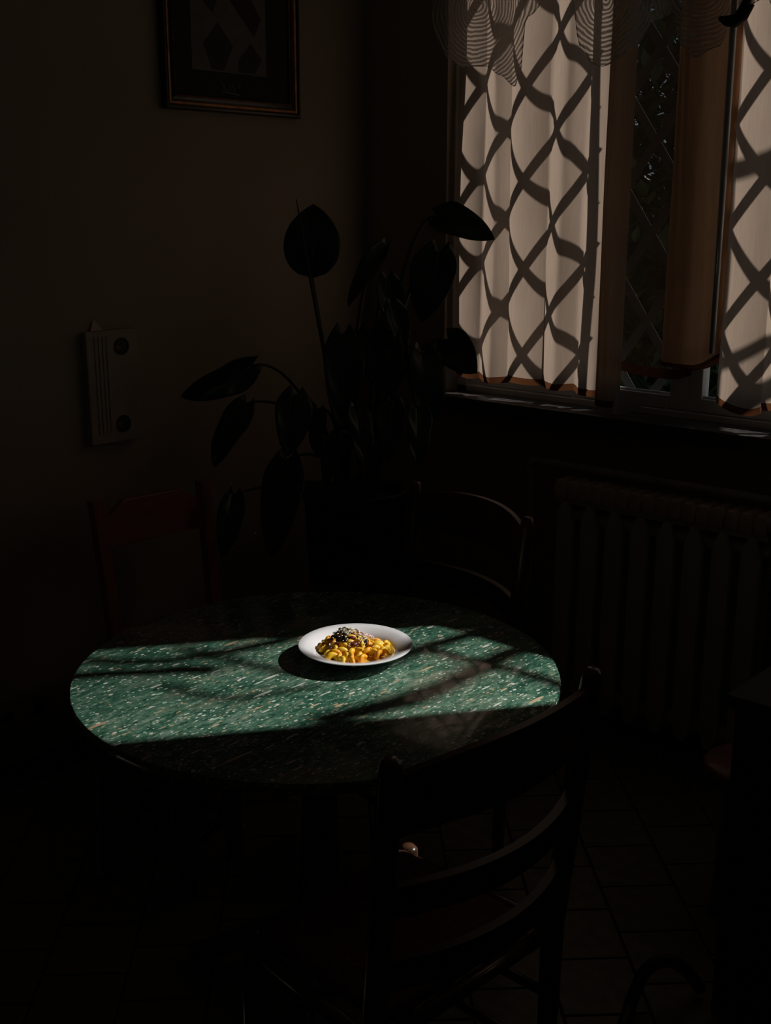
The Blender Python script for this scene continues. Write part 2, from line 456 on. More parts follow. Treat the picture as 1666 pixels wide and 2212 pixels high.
# ------------------------------------------------------------------ window
win = empty('window_1', (1.73, 0.1, OZ0), label='white painted casement window behind the curtains', kind='structure')
def wpart(name, boxes, mat, parent, bev=0.003):
    bm = NB()
    for b in boxes: box(bm, *b, bev)
    o = finish(bm, name, mat, parent)
    o.location = -Vector(win.location)      # parts are written in room coordinates
    return o
def wsub(name, boxes, mat, parent, bev=0.003):
    bm = NB()
    for b in boxes: box(bm, *b, bev)
    return finish(bm, name, mat, parent)
wpart('outer_frame', [(OX0, OX0 + 0.045, 0.075, 0.145, OZ0, OZ1), (OX1 - 0.045, OX1, 0.075, 0.145, OZ0, OZ1),
                      (OX0, OX1, 0.075, 0.145, OZ1 - 0.05, OZ1), (OX0, OX1, 0.075, 0.145, OZ0, 1.095),
                      (2.155, 2.205, 0.075, 0.145, OZ0, OZ1)], M['white_paint'], win)
for k, (xa, xb) in enumerate(((OX0 + 0.047, 1.279), (1.283, 2.153), (2.207, OX1 - 0.047))):
    sw = 0.052
    sash = wpart('sash', [(xa, xa + sw, 0.082, 0.128, 1.098, OZ1 - 0.053), (xb - sw, xb, 0.082, 0.128, 1.098, OZ1 - 0.053),
                          (xa + sw, xb - sw, 0.082, 0.128, OZ1 - 0.105, OZ1 - 0.053), (xa + sw, xb - sw, 0.082, 0.128, 1.098, 1.140)],
                 M['white_paint'], win)
    wsub('pane', [(xa + sw - 0.006, xb - sw + 0.006, 0.103, 0.106, 1.134, OZ1 - 0.099)], M['glass'], sash, 0)
    wsub('glazing_bead', [(xa + sw, xb - sw, 0.092, 0.102, 1.141, 1.147)], M['white_paint'], sash, 0.001)

bm = NB(); box(bm, 0.390, 3.12, -0.070, 0.0, 1.029, 1.075, 0.004); box(bm, OX0 + 0.002, OX1 - 0.002, 0.0, 0.074, 1.031, 1.075)
o = finish(bm, 'window_sill', M['stone_sill'])
tag(o, 'dark stone window sill below the curtains', 'window sill')

# diamond grille outside the glass: two leaves, open between them
gr_y = 0.30; PX = 0.207; PZ = 0.288; X0 = 0.693; Z0 = 2.343
grille = empty('diamond_grille', (1.73, gr_y, OZ0), label='dark iron diamond lattice grille outside the window', cat='grille')
def clip_line(x_a, z_a, x_b, z_b, xmin, xmax, zmin, zmax):
    t0, t1 = 0.0, 1.0
    dx, dz = x_b - x_a, z_b - z_a
    for p, q in ((-dx, x_a - xmin), (dx, xmax - x_a), (-dz, z_a - zmin), (dz, zmax - z_a)):
        if abs(p) < 1e-9:
            if q < 0: return None
        else:
            r = q / p
            if p < 0: t0 = max(t0, r)
            else: t1 = min(t1, r)
    if t0 >= t1: return None
    return (x_a + dx * t0, z_a + dz * t0, x_a + dx * t1, z_a + dz * t1)
def flat_bar(bm, xa, za, xb, zb, w, y0, y1):
    d = Vector((xb - xa, 0, zb - za)); L = d.length; d.normalize(); n = Vector((-d.z, 0, d.x)) * w / 2
    a, b = Vector((xa, 0, za)), Vector((xb, 0, zb))
    pts = [a - n, b - n, b + n, a + n]
    prism(bm, [(p.x, p.z) for p in pts], 'y', y0, y1)
for lx0, lx1 in ((OX0 + 0.005, 1.17), (1.56, 2.42)):
    zb, zt = OZ0 + 0.03, OZ1 - 0.03
    for sgn in (1, -1):
        for k in range(-30, 31):
            xa = X0 + PX * k + sgn * PX * (zb - Z0) / PZ
            xb = X0 + PX * k + sgn * PX * (zt - Z0) / PZ
            c = clip_line(xa, zb, xb, zt, lx0, lx1, zb, zt)
            if c and math.hypot(c[2] - c[0], c[3] - c[1]) > 0.05:
                bm = NB(); yo = gr_y + (0.0 if sgn > 0 else 0.007)
                flat_bar(bm, *c, 0.030, yo - 0.0006, yo + 0.0006)
                o = finish(bm, 'bar', M['iron'], grille); o.location = -Vector(grille.location)
    for px_ in ((lx0 + 0.012, lx1 - 0.018)):
        bm = NB(); box(bm, px_ - 0.012, px_ + 0.012, gr_y - 0.012, gr_y + 0.018, OZ0, OZ1)
        o = finish(bm, 'post', M['iron'], grille); o.location = -Vector(grille.location)

# ------------------------------------------------------------------ curtains
def curtain(name, x0, x1, ztop, hem, nf, amp, y0, mat, label, seed, gather=1.0, cat='curtain', hemh=0.022):
    random.seed(seed)
    root = empty(name, ((x0 + x1) / 2, y0, hem[0][1]), label=label, cat=cat)
    nu, nv = max(60, int(nf * 26)), 46
    ph = [random.uniform(-0.12, 0.12) for _ in range(nf + 3)]
    wid = [random.uniform(0.8, 1.25) for _ in range(nf)]
    tot = sum(wid); acc = [0]
    for w_ in wid: acc.append(acc[-1] + w_ / tot)
    def fold(u):
        for i in range(nf):
            if u <= acc[i + 1] + 1e-9:
                p = (u - acc[i]) / (acc[i + 1] - acc[i]); return i, p
        return nf - 1, 1.0
    def P(u, z):
        i, p = fold(u)
        zz = (z - 1.1) / 1.6
        a = amp * (0.75 + 0.5 * math.sin(3.1 * i + seed) * 0.4)
        # pleat: swells into the room, then turns back sharply
        s = math.sin(math.pi * p ** 0.72)
        y = y0 - a * (s - 0.45) + 0.006 * math.sin(5 * z + 2.3 * i + seed) * math.sin(math.pi * p) + 0.004 * noise.noise(Vector((u * 9, z * 3, seed)))
        x = x0 + (x1 - x0) * u + 0.010 * math.sin(2 * math.pi * p) * (1 if i % 2 else -0.6) + 0.010 * math.sin(2.2 * z + i * 1.7 + seed) * math.sin(math.pi * u)
        return x, y
    def strip(z_fn0, z_fn1, nv, mat, nm, off=0.0):
        bm = NB(); g = []
        for b in range(nv + 1):
            row = []
            for a in range(nu + 1):
                u = a / nu; xx = x0 + (x1 - x0) * u
                za, zb = z_fn0(xx, u), z_fn1(xx, u)
                z = za + (zb - za) * b / nv
                x, y = P(u, z)
                row.append(bm.verts.new((x - root.location.x, y - off - root.location.y, z - root.location.z)))
            g.append(row)
        for b in range(nv):
            for a in range(nu):
                bm.faces.new((g[b][a], g[b][a + 1], g[b + 1][a + 1], g[b + 1][a]))
        return finish(bm, nm, mat, root, True)
    def hz(xx, u):
        i, p = fold(u)
        return interp(hem, xx) + 0.006 * math.sin(2.1 * i + seed) - 0.006 * math.sin(math.pi * p)
    strip(lambda x, u: hz(x, u) + hemh, lambda x, u: ztop, nv, mat, 'cloth')
    strip(lambda x, u: hz(x, u), lambda x, u: hz(x, u) + hemh, 2, M['hem'], 'hem')
    return root

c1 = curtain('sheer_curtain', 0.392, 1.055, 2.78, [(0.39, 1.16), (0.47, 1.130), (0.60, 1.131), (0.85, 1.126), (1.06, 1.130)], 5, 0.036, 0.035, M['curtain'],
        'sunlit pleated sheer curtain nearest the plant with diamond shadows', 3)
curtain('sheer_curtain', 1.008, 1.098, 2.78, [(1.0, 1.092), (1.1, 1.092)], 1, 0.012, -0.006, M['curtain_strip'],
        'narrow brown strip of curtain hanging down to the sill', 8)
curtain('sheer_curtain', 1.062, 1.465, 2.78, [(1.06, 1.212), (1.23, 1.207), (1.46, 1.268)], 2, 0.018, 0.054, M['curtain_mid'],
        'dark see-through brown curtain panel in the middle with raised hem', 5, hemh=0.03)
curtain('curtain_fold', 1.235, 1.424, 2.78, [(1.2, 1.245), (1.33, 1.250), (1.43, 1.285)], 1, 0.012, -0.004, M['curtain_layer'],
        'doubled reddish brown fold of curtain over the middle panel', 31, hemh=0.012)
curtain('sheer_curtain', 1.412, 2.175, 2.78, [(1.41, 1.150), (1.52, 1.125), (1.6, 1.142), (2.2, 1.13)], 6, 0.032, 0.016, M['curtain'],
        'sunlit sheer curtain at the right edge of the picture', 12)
curtain('added_half_curtain', 2.18, 3.03, 1.835, [(2.17, 1.13), (3.1, 1.13)], 8, 0.026, 0.038, M['curtain'],  # unseen half curtain added to stop low sun reaching the floor
        'unseen half-height curtain added to keep the sun off the floor', 21)
# loose corner of cloth turned over on the sill
bm = NB()
vs = [bm.verts.new(p) for p in ((1.085, -0.026, 1.080), (1.092, -0.022, 1.155), (1.130, -0.028, 1.140), (1.192, -0.034, 1.118), (1.188, -0.036, 1.110), (1.145, -0.038, 1.088), (1.11, -0.038, 1.079))]
bm.faces.new(vs); bmesh.ops.triangulate(bm, faces=bm.faces[:]); bmesh.ops.subdivide_edges(bm, edges=bm.edges[:], cuts=2, use_grid_fill=True)
for v_ in bm.verts: v_.co.y += 0.004 * math.sin(60 * v_.co.x)
o = finish(bm, 'curtain_corner', M['curtain'], None, True)
tag(o, 'loose brown corner of curtain cloth turned over onto the sill', 'cloth')
bm = NB(); tube(bm, [(0.36, 0.035, 2.79), (2.175, 0.035, 2.79)], 0.010, 12)
tag(finish(bm, 'curtain_rod', M['steel'], None, True), 'long steel rod carrying the sheer curtains', 'curtain rod')
bm = NB(); tube(bm, [(2.168, 0.038, 1.84), (3.044, 0.038, 1.84)], 0.006, 10)  # rod belonging to the added half curtain
tag(finish(bm, 'added_half_rod', M['steel'], None, True), 'thin rod for the added half-height curtain', 'curtain rod')

# lace valance
edge = [(.345, 2.33), (.36, 2.26), (.40, 2.19), (.47, 2.155), (.56, 2.15), (.62, 2.12), (.687, 2.08), (.71, 2.12), (.722, 2.28), (.80, 2.335), (.89, 2.315), (.92, 2.18),
        (.966, 2.125), (1.0, 2.115), (1.06, 2.13), (1.106, 2.165), (1.17, 2.23), (1.234, 2.24), (1.26, 2.15), (1.301, 2.117), (1.369, 2.14), (1.42, 2.22), (1.5, 2.25), (1.56, 2.13), (1.62, 2.12), (1.7, 2.25)]
val = empty('lace_valance', (1.02, -0.02, 2.62), label='pale lace valance with scalloped edge above the curtains', cat='valance')
bm = NB(); g = []; nu, nv = 170, 24
for b in range(nv + 1):
    row = []
    for a in range(nu + 1):
        x = 0.345 + (1.70 - 0.345) * a / nu
        z = interp(edge, x) * (1 - b / nv) + 2.62 * b / nv
        y = -0.034 + 0.007 * math.sin(x * 34) + 0.004 * math.sin(x * 71 + z * 5)
        row.append(bm.verts.new((x, y, z)))
    g.append(row)
for b in range(nv):
    for a in range(nu): bm.faces.new((g[b][a], g[b][a + 1], g[b + 1][a + 1], g[b + 1][a]))
o = finish(bm, 'lace', M['lace'], val, True); o.location = -Vector(val.location)
bm = NB(); tube(bm, [(0.335, -0.034, 2.62), (1.71, -0.034, 2.62)], 0.007, 10)
o = finish(bm, 'rod', M['steel'], val, True); o.location = -Vector(val.location)
bm = NB()
pts = [(x, -0.036 + 0.007 * math.sin(x * 34) + 0.004 * math.sin(x * 71 + interp(edge, x) * 5), interp(edge, x)) for x in [0.345 + 1.355 * a / nu for a in range(nu + 1)]]
tube(bm, pts, 0.0018, 6)
o = finish(bm, 'edging', M['lace'], val, True); o.location = -Vector(val.location)

# curtain pull rod
rod = empty('pull_rod', (1.432, -0.066, 1.30), label='slim steel curtain pull rod hanging at the curtain gap', cat='rod')
bm = NB(); tube(bm, [(0, -0.001, 0.0), (-0.002, 0, 0.4), (-0.006, 0, 1.0), (-0.008, 0, 1.46)], [0.008, 0.009, 0.0095, 0.0095], 12)
finish(bm, 'shaft', M['steel'], rod, True)
bm = NB()
tube(bm, [(-0.045, -0.003, 0.905), (-0.02, -0.012, 0.895), (0.005, -0.013, 0.892), (0.03, -0.012, 0.905), (0.05, -0.006, 0.93)], [0.006, 0.014, 0.017, 0.014, 0.005], 10)
tube(bm, [(0.012, -0.012, 0.900), (0.035, -0.012, 0.94), (0.04, -0.006, 1.0)], [0.013, 0.012, 0.006], 8)
finish(bm, 'hook', M['iron'], rod, True)

# ------------------------------------------------------------------ outside
bm = NB(); box(bm, -8, 12, TH, 14, -0.6, -0.3)
tag(finish(bm, 'ground', M['ground']), 'garden ground outside the window', kind='structure')
bm = NB(); box(bm, -2.6, 1.12, 2.85, 3.05, -0.3, 1.9)  # added wall, keeps bright sky from showing through the hedge
tag(finish(bm, 'sky_block_wall', M['sky_block_wall']), 'dark wall added behind the hedge to block the sky', 'wall')
tree = empty('tree', (2.115, 1.26, -0.3), label='thick tree trunk added out of view to shade the middle curtain', cat='tree')  # unseen tree, added: trunk shades the middle curtain, branches the table
bm = NB(); rr = random.Random(4)
tube(bm, [(0.0, 0.0, 0), (0.0, 0.0, 0.5), (0.01, 0.0, 1.8), (0.0, 0.0, 3.0), (-0.01, 0.01, 4.4)], [0.24, 0.192, 0.182, 0.178, 0.15], 20)
finish(bm, 'trunk', M['bark'], tree, True)
for rad_, pts in ((0.020, [(0.1, -0.05, 2.60), (0.5, -0.2, 2.72), (0.814, -0.26, 2.859), (0.847, -0.26, 2.938), (0.915, -0.26, 3.028), (0.966, -0.26, 3.113), (1.011, -0.26, 3.177), (1.076, -0.26, 3.251)]),
                  (0.027, [(0.12, 0.0, 2.45), (0.6, -0.08, 2.75), (1.117, -0.11, 3.046), (1.143, -0.11, 3.115), (1.175, -0.11, 3.178), (1.257, -0.11, 3.27), (1.356, -0.11, 3.387), (1.421, -0.11, 3.48), (1.456, -0.11, 3.554), (1.493, -0.11, 3.64)]),
                  (0.014, [(0.9, -0.36, 3.038), (1.008, -0.36, 3.036), (1.087, -0.36, 3.015), (1.165, -0.36, 3.011), (1.251, -0.36, 3.014)]),
                  (0.020, [(0.1, 0.0, 3.2), (0.6, 0.03, 3.35), (1.001, 0.04, 3.472), (1.062, 0.04, 3.573), (1.101, 0.04, 3.652), (1.128, 0.04, 3.725), (1.148, 0.04, 3.792), (1.13, 0.04, 3.856), (1.085, 0.04, 3.916)]),
                  (0.022, [(1.06, -0.21, 3.531), (1.036, -0.21, 3.57), (1.035, -0.21, 3.626), (1.025, -0.21, 3.678), (1.025, -0.21, 3.74)]),
                  (0.013, [(0.979, -0.06, 3.641), (1.07, -0.06, 3.62), (1.166, -0.06, 3.6), (1.248, -0.06, 3.568)]),
                  (0.012, [(1.051, -0.31, 3.554), (1.133, -0.31, 3.543), (1.186, -0.31, 3.514), (1.171, -0.31, 3.452), (1.143, -0.31, 3.369)])):
    bm = NB(); tube(bm, pts, [rad_ * rr.uniform(0.85, 1.2) for _ in pts], 10); finish(bm, 'shadow_branch', M['bark'], tree, True)  # branches shaped so that their shadows fall across the table top
hedge = empty('hedge', (-0.1, 1.9, -0.3), label='dense dark green hedge seen through the curtain gap', cat='hedge')
bm = NB(); rr = random.Random(11)
for i in range(40000):
    x = rr.uniform(-1.5, 1.05); z = rr.uniform(0, 4.2); y = max(-0.6, min(0.65, rr.gauss(0, 0.3)))
    L = rr.uniform(0.07, 0.13); w_ = L * 0.5
    mt = Matrix.Translation((x + 0.1, y, z)) @ Matrix.Rotation(rr.uniform(0, 6.28), 4, 'Z') @ Matrix.Rotation(rr.uniform(-1.2, 1.2), 4, 'X')
    q = [mt @ Vector(p) for p in ((0, 0, 0), (w_ / 2, L * 0.45, 0.004), (0, L, 0), (-w_ / 2, L * 0.45, 0.004))]
    bm.faces.new([bm.verts.new(p) for p in q])
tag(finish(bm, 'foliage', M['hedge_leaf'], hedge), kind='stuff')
bm = NB()
for i in range(9):
    x = -1.3 + i * 0.28
    tube(bm, [(x, 0.05, 0), (x + rr.uniform(-.1, .1), 0.02, 1.6), (x + rr.uniform(-.2, .2), 0, 3.6)], [0.025, 0.018, 0.006], 8)
finish(bm, 'branches', M['bark'], hedge, True)

# ------------------------------------------------------------------ picture, socket panel
pic = empty('framed_picture', (0.0, -0.62, 1.998), label='dark framed picture hanging on the left wall', cat='picture')
PY0, PY1, PZ0, PZ1 = -0.282, 0.280, 0.0, 0.78
bw = 0.046
bm = NB(); box(bm, 0.004, 0.012, PY0 + 0.02, PY1 - 0.02, PZ0 + 0.02, PZ1 - 0.02); finish(bm, 'mat_board', M['mat_board'], pic)
def mould(bm, prof):
    """prof: (distance in from the outer edge, height off the wall)"""
    loops = []
    for d, h_ in prof:
        loops.append([bm.verts.new((h_, y, z)) for y, z in ((PY0 + d, PZ0 + d), (PY1 - d, PZ0 + d), (PY1 - d, PZ1 - d), (PY0 + d, PZ1 - d))])
    for a, b in zip(loops, loops[1:]):
        for i in range(4): bm.faces.new((a[i], a[(i + 1) % 4], b[(i + 1) % 4], b[i]))
bm = NB(); mould(bm, [(0.0, 0.002), (0.0, 0.022), (0.004, 0.027), (0.010, 0.027), (0.014, 0.022), (0.030, 0.017), (0.038, 0.020), (0.046, 0.016), (0.046, 0.010)])
finish(bm, 'frame', M['frame_dark'], pic)
bm = NB(); mould(bm, [(0.015, 0.0195), (0.017, 0.0235), (0.023, 0.0225), (0.026, 0.0185)]); finish(bm, 'gilt_band', M['frame_gilt'], pic)
bm = NB(); mould(bm, [(0.039, 0.0185), (0.041, 0.0215), (0.044, 0.0185)]); finish(bm, 'inner_bead', M['frame_gilt'], pic)
A = lambda y, z: (y + 0.62, z - 1.998)
pr = finish((lambda b: (box(b, 0.012, 0.0128, -0.166, 0.139, 0.122, 0.66), b)[1])(NB()), 'print', M['print_grey'], pic)
for nm, mat, poly in (('dark_shape', 'print_dark', [A(-.74, 2.20), A(-.68, 2.265), A(-.62, 2.20), A(-.66, 2.125), A(-.71, 2.125)]),
                      ('dark_shape', 'print_dark', [A(-.60, 2.16), A(-.545, 2.215), A(-.50, 2.17), A(-.53, 2.125), A(-.60, 2.125)]),
                      ('red_shape', 'print_red', [A(-.64, 2.345), A(-.58, 2.40), A(-.50, 2.29), A(-.53, 2.235)]),
                      ('dark_shape', 'print_dark', [A(-.76, 2.34), A(-.70, 2.44), A(-.66, 2.36), A(-.70, 2.29)])):
    bm = NB(); prism(bm, poly, 'x', 0.0128, 0.0133); finish(bm, nm, M[mat], pr)
bm = NB()      # small pale handwritten mark below the print
def stroke(pts): tube(bm, [(0.0124, *A(y, z)) for y, z in pts], 0.0011, 5)
stroke([(-.672, 2.095), (-.666, 2.082), (-.655, 2.070), (-.648, 2.066)]); stroke([(-.672, 2.073), (-.671, 2.064), (-.655, 2.061)])
stroke([(-.640, 2.082), (-.634, 2.074), (-.637, 2.068)]); stroke([(-.628, 2.086), (-.621, 2.074), (-.618, 2.066)]); stroke([(-.600, 2.086), (-.599, 2.076)])
stroke([(-.655, 2.061), (-.63, 2.060), (-.597, 2.056)])
finish(bm, 'handwritten_mark', M['ink_pale'], pic)

pan = empty('socket_panel', (0.0, -1.147, 1.012), label='beige ribbed wall panel with two round sockets', cat='socket panel')
bm = NB(); box(bm, 0.0, 0.030, -0.092, 0.090, 0.0, 0.341, 0.004); finish(bm, 'housing', M['panel'], pan)
for k in range(4):
    bm = NB(); box(bm, 0.030, 0.0325, -0.064 + k * 0.014, -0.058 + k * 0.014, 0.03, 0.325, 0.001); finish(bm, 'rib', M['panel'], pan)
for yy, zz in ((0.032, 0.291), (0.024, 0.055)):
    bm = NB(); lathe(bm, [(0, 0.0), (0.021, 0.0), (0.023, 0.003), (0.026, 0.003), (0.026, 0.0)], 28)
    bmesh.ops.transform(bm, matrix=Matrix.Translation((0.0302, yy, zz)) @ Matrix.Rotation(R(90), 4, 'Y'), verts=bm.verts[:])
    s_ = finish(bm, 'socket', M['socket_dark'], pan, True, auto=40)
    bm = NB(); box(bm, 0.0302, 0.0335, yy - 0.022, yy - 0.004, zz - 0.010, zz + 0.006, 0.002); finish(bm, 'insert', M['socket_mid'], s_)
bm = NB(); prism(bm, [(-1.193, 1.386), (-1.206, 1.352), (-1.160, 1.352)], 'x', 0.006, 0.0075)
tag(finish(bm, 'paper_slip', M['paper']), 'pale paper corner sticking up behind the socket panel', 'paper')

# ------------------------------------------------------------------ radiator and pipe
rad = empty('radiator', (1.30, -0.075, 0.0), label='grey cast column radiator below the window', cat='radiator')
def sect_outline(w, z0, z1, nz, tip=0.012):
    return [(-tip, z0), (tip, z0), (w, z0 + nz), (w, z1 - nz), (tip, z1), (-tip, z1), (-w, z1 - nz), (-w, z0 + nz)]
bm = NB()
for y0, y1 in ((-0.045, -0.018), (0.018, 0.042)):
    prism(bm, sect_outline(0.031, 0.10, 0.79, 0.055), 'y', y0, y1, 0.006)
for z in (0.150, 0.745):
    tube(bm, [(-0.0455, 0, z), (0.0455, 0, z)], 0.024, 14)
    box(bm, -0.012, 0.012, -0.03, 0.03, z - 0.03, z + 0.03, 0.004)
tmp = finish(bm, 'section', M['radiator'], None, True, auto=35); sec_me = tmp.data; bpy.data.objects.remove(tmp)
bm = NB()
prism(bm, [(-0.019, 0.0), (-0.019, 0.045), (-0.012, 0.056), (0.012, 0.056), (0.019, 0.045), (0.019, 0.0)], 'y', -0.046, 0.044, 0.005)
tmp = finish(bm, 'fin', M['radiator_fin_lit'], None, True, auto=40); fin_me = tmp.data; bpy.data.objects.remove(tmp)
for k in range(8):
    s_ = link('section', sec_me, None, rad, (0.987 - 1.30 + k * 0.0907, 0, 0))
    for q in (-1, 1):
        f_ = link('fin', fin_me, None, s_, (q * 0.0225, 0, 0.805))
bm = NB(); box(bm, -0.36, 0.37, -0.035, 0.035, 0.785, 0.806, 0.003); finish(bm, 'top_rail', M['radiator'], rad)
for x in (-0.30, 0.31):
    bm = NB(); box(bm, x - 0.016, x + 0.016, -0.03, 0.03, 0.0, 0.13, 0.004); finish(bm, 'foot', M['radiator'], rad)
bm = NB(); lathe(bm, [(0, 0), (0.022, 0), (0.026, 0.008), (0.026, 0.04), (0.02, 0.05), (0, 0.05)], 20)
bmesh.ops.transform(bm, matrix=Matrix.Translation((0.355, -0.02, 0.835)) @ Matrix.Rotation(R(90), 4, 'Y'), verts=bm.verts[:])
finish(bm, 'valve', M['pipe'], rad, True, auto=40)
bm = NB()
tube(bm, [(0.800, -0.04, 0.0), (0.800, -0.04, 0.84), (0.790, -0.04, 0.872), (0.800, -0.04, 0.888), (0.83, -0.04, 0.893), (3.2, -0.04, 0.895)], 0.0125, 12)
tag(finish(bm, 'heating_pipe', M['pipe'], None, True), 'pale heating pipe running above the radiator', 'pipe')

# ------------------------------------------------------------------ round table
TX, TY, TR, TZ = 1.316, -1.559, 0.517, 0.75
tab = empty('round_table', (TX, TY, 0), label='round pedestal table with glossy green speckled top', cat='table')
bm = NB(); lathe(bm, [(0, TZ - 0.026), (TR - 0.006, TZ - 0.026), (TR - 0.001, TZ - 0.022), (TR, TZ - 0.014), (TR, TZ - 0.006), (TR - 0.002, TZ - 0.0015), (TR - 0.005, TZ), (0, TZ)], 128)
finish(bm, 'tabletop', M['table_top'], tab, True, auto=30)
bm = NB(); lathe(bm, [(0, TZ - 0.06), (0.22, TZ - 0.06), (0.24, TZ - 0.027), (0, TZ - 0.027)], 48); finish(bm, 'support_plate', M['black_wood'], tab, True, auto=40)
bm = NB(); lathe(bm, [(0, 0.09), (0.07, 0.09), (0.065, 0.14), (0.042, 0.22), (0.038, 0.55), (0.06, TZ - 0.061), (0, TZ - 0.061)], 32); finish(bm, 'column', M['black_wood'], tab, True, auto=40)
for a in (35, 125, 215, 305):
    bm = NB(); ca, sa = math.cos(R(a)), math.sin(R(a))
    tube(bm, [(0.03 * ca, 0.03 * sa, 0.13), (0.12 * ca, 0.12 * sa, 0.10), (0.24 * ca, 0.24 * sa, 0.045), (0.31 * ca, 0.31 * sa, 0.022)], [0.034, 0.030, 0.024, 0.021], 12)
    finish(bm, 'foot', M['black_wood'], tab, True)

# ------------------------------------------------------------------ plate of pasta
PXc, PYc = 1.335, -1.461
RT = Vector((math.cos(R(42.2)), math.sin(R(42.2)), 0)); FW = Vector((-math.sin(R(42.2)), math.cos(R(42.2)), 0))
bm = NB()
lathe(bm, [(0, 0.0035), (0.046, 0.0035), (0.047, 0.0), (0.052, 0.0), (0.054, 0.003), (0.070, 0.0065), (0.088, 0.0175), (0.110, 0.0265), (0.1245, 0.0305),
           (0.1255, 0.0325), (0.1235, 0.0338), (0.108, 0.0300), (0.092, 0.0250), (0.085, 0.0200), (0.074, 0.0110), (0.058, 0.0075), (0, 0.0068)], 96)
o = finish(bm, 'pasta_plate', M['porcelain'], None, True, loc=(PXc, PYc, TZ), auto=50)
tag(o, 'white wide-rimmed pasta plate on the green table', 'plate')

def plate_pt(u, v, z): return Vector((PXc, PYc, TZ)) + RT * u + FW * v + Vector((0, 0, z))
bm = NB(); rr = random.Random(2); ring = []
for j in range(40):
    a = 2 * math.pi * j / 40; r = 0.071 + 0.003 * math.sin(3 * a) + 0.002 * math.sin(7 * a)
    ring.append(bm.verts.new((r * math.cos(a), r * math.sin(a), 0.0108)))
top = [bm.verts.new((v_.co.x * 0.86, v_.co.y * 0.86, 0.0135)) for v_ in ring]
for j in range(40): bm.faces.new((ring[j], ring[(j + 1) % 40], top[(j + 1) % 40], top[j]))
bm.faces.new(top); bm.faces.new(ring[::-1])
tag(finish(bm, 'sauce', M['sauce'], None, True, loc=(PXc, PYc, TZ)), 'yellow sauce pooled in the white plate', 'sauce')

def heap(u, v): return 0.0135 + 0.030 * math.exp(-((u + 0.022) ** 2 + (v - 0.010) ** 2) / (2 * 0.026 ** 2)) + 0.006 * math.exp(-((u - 0.03) ** 2 + (v + 0.01) ** 2) / (2 * 0.03 ** 2))

# three pasta shapes: short curled tubes with an open hollow
def pasta_mesh(k):
    bm = NB(); n = 11; arc = (200, 160, 230)[k]; rc = (0.0072, 0.0088, 0.0066)[k]; rt_ = (0.0050, 0.0046, 0.0054)[k]
    pts, rad = [], []
    for i in range(n):
        a = R(-arc / 2 + arc * i / (n - 1)); pts.append((rc * math.sin(a), 0.0015 * math.sin(2 * a), rc * math.cos(a) - rc * 0.4)); e = abs(i / (n - 1) - 0.5) * 2
        rad.append(rt_ * (0.82 + 0.18 * (1 - e)) * (1.12 if e > 0.9 else 1))
    tube(bm, pts, rad, 10, caps=False, flat=0.85)
    for end in (0, -1):       # sunken ends read as hollow tubes
        base = [v_ for v_ in bm.verts if (v_.co - Vector(pts[end])).length < rt_ * 1.3]
        base = [v_ for v_ in base if any(e.is_boundary for e in v_.link_edges)]
        es = list({e for v_ in base for e in v_.link_edges if e.is_boundary})
        r = bmesh.ops.extrude_edge_only(bm, edges=es); nv_ = [g_ for g_ in r['geom'] if isinstance(g_, bmesh.types.BMVert)]
        c_ = Vector(pts[end]); inw = (Vector(pts[1 if end == 0 else -2]) - c_).normalized()
        for v_ in nv_: v_.co = c_ + (v_.co - c_) * 0.62 + inw * 0.0025
        bmesh.ops.contextual_create(bm, geom=list({e for v_ in nv_ for e in v_.link_edges if e.is_boundary}))
    tmp = finish(bm, 'pasta_piece', M['pasta'][k], None, True); me = tmp.data; bpy.data.objects.remove(tmp); return me
pm = [pasta_mesh(k) for k in range(3)]
rr = random.Random(7); placed = []
tries = 0
while len(placed) < 52 and tries < 6000:
    tries += 1
    a = rr.uniform(0, 6.28); r = 0.073 * math.sqrt(rr.random()); u, v_ = r * math.cos(a), r * math.sin(a)
    if (u + 0.026) ** 2 + (v_ - 0.016) ** 2 < 0.021 ** 2: continue           # the brown heap
    if u > 0.015 and v_ > 0.034: continue
    if v_ > 0.052: continue
    if u > 0.02 and v_ < -0.042 : continue
    if any((u - p[0]) ** 2 + (v_ - p[1]) ** 2 < 0.0132 ** 2 for p in placed): continue
    placed.append((u, v_))
for i, (u, v_) in enumerate(placed):
    k = (i * 7) % 3
    o = link('pasta_piece', pm[k], None, None, plate_pt(u, v_, heap(u, v_) + 0.004))
    o.rotation_euler = (rr.uniform(-0.5, 0.5), rr.uniform(-0.5, 0.5), rr.uniform(0, 6.28)); s_ = rr.uniform(1.15, 1.5); o.scale = (s_, s_, s_)
    tag(o, 'small curled yellow pasta piece heaped in the white plate', 'pasta', 'pasta pieces in the plate')
def blob_mesh(k):
    bm = NB(); bmesh.ops.create_icosphere(bm, subdivisions=2, radius=0.0092)
    for v_ in bm.verts:
        v_.co *= 1 + 0.28 * noise.noise(v_.co * 210 + Vector((k * 5, 0, 0)))
        v_.co.z *= 0.55
    tmp = finish(bm, 'mushroom_piece', M['brown'][k], None, True); me = tmp.data; bpy.data.objects.remove(tmp); return me
bmesh_ = [blob_mesh(k) for k in range(3)]
brown = []
for i in range(24):
    a = i * 2.399; r = 0.0054 * math.sqrt(i)
    brown.append((-0.026 + r * math.cos(a), 0.014 + r * math.sin(a), heap(-0.026 + r * math.cos(a), 0.014 + r * math.sin(a)) + 0.014 - 0.0003 * i, 0 if i % 3 else 1))
